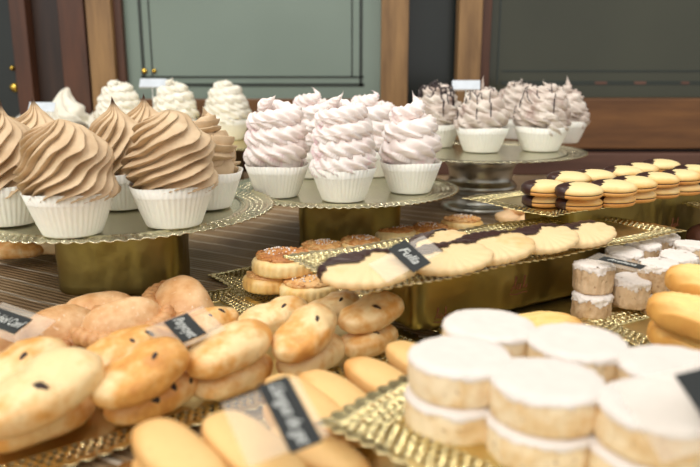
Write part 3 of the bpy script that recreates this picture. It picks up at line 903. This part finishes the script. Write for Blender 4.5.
# big ones, on their own raised tray at the front right
ZH = .040; H_rot = R(48)
Ht = tray('lace_tray', 'gold lace tray at the front right under the big sugared cakes', .20, .24, .030, cell=.0060)
place(Ht, from_corner(P(315, 427, ZH+.002), .20, .24, H_rot, 1, -1), H_rot)
fb = foil_box('foil_box', 'gold foil block hidden under the big sugared cake tray', .09, .09, ZH-.0016, 12)
place(fb, Ht.location + Vector((.0, .0, -ZH)), H_rot)
R1, H1 = .0262, .018
big = Proto(*[cake('sugared_almond_cake', R1, H1, s_, 'polvoron', .0010, .86, -.9) for s_ in (1, 5, 9)])
for (px, py, k, low, lab) in [
    (459, 373, 0, 'the leftmost front stack', 'big sugared almond cake on top of the leftmost front stack'),
    (546, 398, 1, 'the middle front stack', 'big sugared almond cake on top of the middle front stack, nearest the frame centre'),
    (657, 424, 2, 'the right front stack, cut by the frame', 'big sugared almond cake on top of the right front stack, nearest the viewer'),
    (489, 341, 2, 'the left back stack', 'big sugared almond cake at the back left, behind the leftmost front stack'),
    (576, 358, 0, 'the middle back stack', 'big sugared almond cake at the back middle between two front stacks'),
    (672, 383, 1, 'the right back stack', 'big sugared almond cake at the back right, beside the clear card holder'),
    ]:
    q = P(px, py, ZH + .0008 + H1*1.5); q.z = ZH + .0006
    place(big.get('big round almond cake underneath in ' + low, k, 'big sugared almond cakes'), q + Vector((-.0015, -.0018, 0)), px+1, 0)
    place(big.get(lab, (k+1) % 3, 'big sugared almond cakes'), q + Vector((0, 0, H1+.0014)), px, 0)
# small ones
R2, H2 = .0165, .0235
sm = Proto(*[cake('small_sugared_cake', R2, H2, s_, 'polvoron_small', .0020, .80, -.48, 120) for s_ in (2, 6)])
DZ = TZ + .001
for (px, py, z, k, lab) in [
    (591, 306, 0, 0, 'small sugared cake at the bottom of the front left stack, under another'),
    (593, 277, 1, 1, 'small sugared cake on top of the front left stack, by the Avellana card'),
    (631, 291, .45, 0, 'small sugared cake in front, below the right half of the Avellana card'),
    (633, 318, -.0, 1, 'small sugared cake at the bottom, under the front one below the card'),
    (657, 301, 0, 0, 'small sugared cake at the bottom behind the ridged fingers'),
    (658, 276, 1, 1, 'small sugared cake right of the card tip, second in front'),
    (623, 263, .9, 0, 'small sugared cake hidden under the Avellana card'),
    (642, 254, 1, 1, 'small sugared cake behind the card, with bluish sugar on its side'),
    (662, 247, 1, 0, 'small sugared cake at the back of the group, topmost in the photo'),
    (676, 267, 1, 1, 'small sugared cake with greyish dusting, right of the one by the card tip'),
    (692, 256, 1, 0, 'small sugared cake with greyish dusting near the right edge, at the back'),
    (646, 275, 0, 1, 'small sugared cake in the lower layer behind the card'),
    (668, 270, 0, 0, 'small sugared cake in the lower layer at the back'),
    (690, 280, 0, 1, 'small sugared cake in the lower layer at the right edge'),
    ]:
    if 'lower layer' in lab or (px, py) == (633, 318) or (px, py) == (657, 301): continue
    o = sm.get(lab, k, 'small sugared cakes'); zz = DZ + z*(H2+.001)
    place(o, P(px, py, zz+H2*.5) - Vector((0,0,H2*.5)), px, random.uniform(-3, 5))
# the ones that carry the top layer, each straight under its own
for px, py, up, k, lab in [(631, 291, .45, 0, ''), (658, 276, 1, 1, 'small sugared cake of the lower layer, right of the card tip'), (623, 263, .9, 0, 'small sugared cake of the lower layer, under the card'), (642, 254, 1, 1, 'small sugared cake of the lower layer, behind the card'), (662, 247, 1, 0, 'small sugared cake of the lower layer, at the very back'), (676, 267, 1, 1, 'small sugared cake of the lower layer, under a greyish one'), (692, 256, 1, 0, 'small sugared cake of the lower layer, near the right edge')]:
    if not lab: continue
    q = P(px, py, DZ + up*(H2+.001) + H2*.5)
    o = sm.get(lab, k, 'small sugared cakes'); place(o, Vector((q.x+.001, q.y+.001, DZ)), px+2, 0)

# sponge fingers in front
def finger(k):
    mb = MB().add(*lathe(puck_prof(.0138, .55, 9, .93), 72, sup(.034, .0140, 2.9), lambda p, th, r, i: p + Vector((0,0,(.0012*nz(p, 40, k) if p.z > .001 else 0)))))
    return tag(mb.build('sponge_finger', M['finger']), 'x', 'biscuit', 'sponge fingers at the front')
fg = Proto(finger(0), finger(3))
low_tray('gold lace tray at the front under the sponge fingers', P(35, 466, .004) + rot2(Vector((0, -.030, 0)), E1), .34, .13, E1, 1, -1, b=.024)
GZ = TZ + .0010
def fput(px, py, z, rz, lab, tl=0, ax=(1,0,0), k=0):
    o = fg.get(lab, k); place(o, P(px, py, z+.007) - Vector((0,0,.007)), R(rz), tl, ax)
DEFER_FINGERS = [
    (180, 458, 2.4, -48, 'sponge finger in front at left with two small dents, cut by the bottom edge'),
    (252, 449, 2.4, -48, 'sponge finger in front, just left of the tilted long chalk card'),
    (304, 402, 1.0, -50, 'pale sponge finger directly behind the tilted long chalk card'),
    (337, 396, .85, -52, 'browned sponge finger right of the tilted long chalk card'),
    (383, 381, .8, -52, 'pale sponge finger between the browned ones right of the long card'),
    (424, 364, .8, -52, 'sponge finger furthest right, mostly hidden by the big sugared cakes'),
]
for (px, py, lv, rz, lab) in DEFER_FINGERS:
    q = P(px, py, GZ + .0140*lv + .007)
    o = fg.get(lab, px); place(o, Vector((q.x, q.y, GZ+.0140*lv)), R(rz), 6, (math.cos(E1), math.sin(E1), 0))
for n_, (px, py, layer) in enumerate([(180, 458, 1.4), (180, 458, .4), (252, 449, 1.4), (252, 449, .4), (318, 452, 1), (318, 452, 0), (337, 396, 0), (383, 381, 0), (304, 402, .1)]):
    lvl = {180: 2.4, 252: 2.4, 318: 1, 337: .85, 383: .8, 304: 1.0}[px]
    q = P(px, py, GZ + .0140*lvl + .007)
    where = {180: 'under the dented front one', 252: 'under the one left of the long card', 318: 'in the stack below the long card', 337: 'under the browned one', 383: 'under the pale one at right', 304: 'under the pale one behind the long card'}[px]
    lay = {3: 'topmost', 2: 'third layer', 1: 'second layer', 0: 'bottom layer', 1.4: 'upper', .4: 'lowest'}.get(layer, 'lower')
    o = fg.get('sponge finger ' + where + ', ' + lay, n_)
    place(o, Vector((q.x + .0015*(n_ % 3 - 1), q.y, GZ + .0140*layer)), R(-50 + 3*(n_ % 3)), 0)

# ridged fingers at the right
def ridged(k):
    a, b = .036, .0200
    def d(p, th, r, i):
        w = .0019*math.cos(2*PI*p.y/.0066) if p.z > .004 else 0
        return p + Vector((0, 0, w + (.001*nz(p, 40, k) if p.z > .001 else 0)))
    mb = MB().add(*lathe(puck_prof(.0205, .5, 12, .85), 120, sup(a, b, 2.3), d))
    return tag(mb.build('ridged_finger', M['ridged']), 'x', 'biscuit', 'ridged fingers at the right edge')
rg = Proto(ridged(0), ridged(2))
ZN = TZ
low_tray('gold lace tray at right under the ridged fingers', P(572, 322, .014), .20, .13, R(30), 1, -1, z=.0172, b=.026)
for (px, py, z, rz, lab) in [
    (700, 346, .0165, -54, 'ridged yellow finger at the bottom of the pile by the right edge'),
    (702, 321, .0385, -50, 'ridged yellow finger in the middle of the pile at right'),
    (718, 290, .0500, -48, 'ridged yellow finger at the top back, cut by the right edge'),
    (538, 335, .0095, 20, 'tan sponge biscuit peeping out behind the big sugared cakes'),
    ]:
    o = rg.get(lab, int(px/4)); place(o, P(px, py, z+.008) - Vector((0,0,.008)), R(rz), 4, s=1.1)
mb = bun_mb(.022, .02, .03, 70)
o = tag(mb.build('chocolate_cake', M['muffin']), 'dark brown cake at the right edge behind the small sugared cakes', 'cake'); o.location = P(706, 240, .02) - Vector((0,0,.010))
tb = tray('lace_tray', 'silver bright lace tray tip at the right edge over the foil box', .16, .12, .026); place(tb, from_corner(P(676, 203, .060), .16, .12, R(10), 1, -.2), R(10))
fb = foil_box('foil_box', 'small gold foil block holding up the tray at the right edge', .08, .06, .060-.0016-.0115, 10); place(fb, tb.location + Vector((.03,-.02,.0115-.060)), R(10))

# back left: extra sweets and supports
wt = tray('lace_tray', 'gold lace tray behind the coffee meringues holding the white ones', .62, .30, .03); place(wt, (-.46, 1.30, ZW), 0)
fb = foil_box('foil_box', 'gold foil block under the tray of white meringues', .50, .2, ZW-.0016, 12); fb.location = (-.46, 1.30, 0)
def kiss(k, w, hh):
    mb = MB().add(*swirl(w, 0, hh, 9, .22, .3, 20+k, [(0,.9),(.15,1.0),(.35,.92),(.55,.66),(.72,.4),(.86,.18),(1,.01)], lump=.008, lean=(.012, 0)))
    return mb.build('white_meringue', M['white_m'])
for (px, py, k, w, hh, lab) in [(66, 130, 0, .062, .095, 'white meringue drawn to a sharp peak, behind the coffee meringues at left'), (101, 130, 1, .035, .055, 'small white meringue between the peaked one and the tall white ones'), (27, 129, 2, .032, .052, 'low white meringue beside the pale blue card at far left')]:
    tag(kiss(k, w, hh), lab, 'meringue', 'low white meringues at the back left').location = P(px, py, ZW+.001)
bt = thing('glazed_bun', 'round bun with browned top at the far left behind the coffee meringues', 'bun')
bt.location = P(2, 134, ZW+.001); bt.scale = (.8,)*3
mb = bun_mb(.062, .05, .045, 81); mb.build('dough', M['bun'], bt)
# tray with raisin buns glimpsed under the left plate
K_rot = R(14)
kt = tray('lace_tray', 'dark edged lace tray under the left plate at the far left', .34, .14, .024); place(kt, from_corner(P(72, 249, .012), .34, .14, K_rot, -1, 1), K_rot)
for (px, py, k, lab) in [(14, 247, 1, 'golden bun glimpsed under the left plate at the photo edge'), (52, 243, 3, 'pale bun end glimpsed under the left plate, right of another')]:
    o = buns.get(lab, k, 'buns under the left plate'); place(o, P(px, py, .013+.010) - Vector((0,0,.010)), R(10), 0)

# ------------------------------------------------------------------ price cards
def price_card(label, text, center, yaw, tilt, card, sleeve, off=(0,0), size=None, roll=0):
    """card lies in a clear plastic sleeve; local x = the way the writing runs"""
    t = thing('price_card', label, 'price card', 'chalk price cards')
    Mx = Matrix.Rotation(R(tilt), 4, 'X') @ Matrix.Rotation(R(roll), 4, 'Y') @ Matrix.Rotation(R(yaw), 4, 'Z')
    t.location = center; t.rotation_euler = Mx.to_euler()
    MB().box(-sleeve[0]/2+off[0], sleeve[0]/2+off[0], -sleeve[1]/2+off[1], sleeve[1]/2+off[1], -.0006, .0).build('plastic_sleeve', M['plastic'], t, False)
    MB().box(-card[0]/2, card[0]/2, -card[1]/2, card[1]/2, .0001, .0006).build('chalk_card', M['card'], t, False)
    if text:
        cu = bpy.data.curves.new('writing', 'FONT'); cu.body = text; cu.align_x = 'CENTER'; cu.align_y = 'CENTER'
        cu.size = size or card[1]*.62; cu.shear = .35; cu.extrude = .00008; cu.offset = 0
        o = bpy.data.objects.new('writing', cu); C.objects.link(o)
        me = bpy.data.meshes.new_from_object(o); bpy.data.objects.remove(o)
        w = max(v.co.x for v in me.vertices) - min(v.co.x for v in me.vertices)
        k = min(1, card[0]*.9/w)
        for v in me.vertices: v.co = Vector((v.co.x*k, v.co.y, v.co.z + .0008))
        me.materials.append(M['chalk'])
        o = bpy.data.objects.new('writing', me); C.objects.link(o); o.parent = t
    return t
price_card('black chalk card reading Fulla in a clear sleeve on the leaf biscuits', 'Fulla', P(409, 256, .088), -54, 30, (.030, .0165), (.022, .052), (0, -.003))
price_card('long black chalk card reading Llengua de gat tilted over the sponge fingers', 'Llengua de gat', P(289, 413, .074), -64, 24, (.040, .0145), (.036, .036), (0, -.007))
price_card('small greyish chalk card in a clear sleeve on the raisin buns', 'Panyoyet', P(185, 328, .054), -52, 16, (.028, .017), (.034, .042), (.001, .0))
price_card('chalk card at the left edge on a sugared turnover', 'Rubiol Conf', P(7, 321, .044), -24, 20, (.032, .017), (.052, .030), (.006, .0))
price_card('black chalk card reading Avellana over the small sugared cakes', 'Avellana', P(622, 263, .0625), -44, 3, (.036, .0115), (.052, .026), (-.001, .0))
price_card('black card in a clear sleeve cut by the right edge on the big sugared cakes', '', P(712, 402, ZH+2*H1+.012), -75, 34, (.03, .016), (.036, .06), (0, -.004))
def blue_card(label, px, py, z, Y, w):
    t = thing('price_card', label, 'price card', 'pale cards behind the meringues')
    q = P(px, py, z); d = Y/q.y; t.location = (q.x*d, Y, H + (q.z-H)*d)
    t.rotation_euler = (R(62), 0, R(-8))
    MB().box(-w/2, w/2, -.009, .009, 0, .0008).build('card_face', M['bluecard'], t, False)
    MB().box(-w/2, w/2, -.012, -.009, -.0005, .0015).build('holder', M['plastic'], t, False)
    k_ = R(62); Lz = (t.location.z - z - .012*math.sin(k_))
    rod = MB().add(*tube([(0,-.010,0), (0,-.010-Lz*math.sin(k_),-Lz*math.cos(k_))], .0012, 6)); rod.build('stand_rod', M['silver'], t)
blue_card('pale blue card standing behind the white meringues at left', 153, 83, ZW, 1.42, .055)
blue_card('pale card standing behind the chocolate drizzled meringues', 466, 85, ZD, 1.29, .05)
blue_card('tilted pale blue card beside the peaked white meringue', 42, 107, ZW, 1.26, .05)

# ------------------------------------------------------------------ light: the street's daylight through the shop front
W = bpy.data.worlds.new('daylight'); bpy.context.scene.world = W; W.use_nodes = True
wn, wl = W.node_tree.nodes, W.node_tree.links
tc = wn.new('ShaderNodeTexCoord'); sx = wn.new('ShaderNodeSeparateXYZ'); wl.new(tc.outputs['Generated'], sx.inputs[0])
def wm(op, a, b=0.0):
    q = wn.new('ShaderNodeMath'); q.operation = op
    for s_, v_ in zip(q.inputs, (a, b)):
        if hasattr(v_, 'is_output'): wl.new(v_, s_)
        else: s_.default_value = v_
    return q.outputs[0]
fac = wm('ADD', wm('MULTIPLY', sx.outputs[1], -.42), wm('ADD', wm('MULTIPLY', sx.outputs[2], .38), .36))
rp = wn.new('ShaderNodeValToRGB'); wl.new(fac, rp.inputs[0])
e = rp.color_ramp.elements
e[0].position = .15; e[0].color = (.16, .14, .12, 1)
e[1].position = .95; e[1].color = (1, .98, .95, 1)
bg = wn['Background']; wl.new(rp.outputs[0], bg.inputs[0]); bg.inputs[1].default_value = 1.15
def area(name, loc, to, sx_, sy_, power, col=(1,1,1)):
    l = bpy.data.lights.new(name, 'AREA'); l.shape = 'RECTANGLE'; l.size = sx_; l.size_y = sy_; l.energy = power; l.color = col
    o = bpy.data.objects.new(name, l); C.objects.link(o); o.location = loc
    o.rotation_euler = (Vector(to)-Vector(loc)).to_track_quat('-Z', 'Y').to_euler(); return o
area('shop_window_daylight', (-1.3, -1.1, 2.3), (0, .75, 0), 2.6, 1.7, 54, (1, .98, .95))
for i, (x, y) in enumerate(((-.55, .55), (.1, .75), (.6, 1.0), (-.2, 1.3))):
    area('added_glint_lamp', (x, y, 1.15), (x, y-.05, 0), .12, .12, 1.7, (1, .93, .82))  # unseen warm lamps, added to raise glints on the gold lace
sc_ = bpy.context.scene
sc_.view_settings.view_transform = 'Standard'; sc_.view_settings.look = 'None'; sc_.view_settings.exposure = 0.02; sc_.view_settings.gamma = 1
sc_.view_settings.use_curve_mapping = False
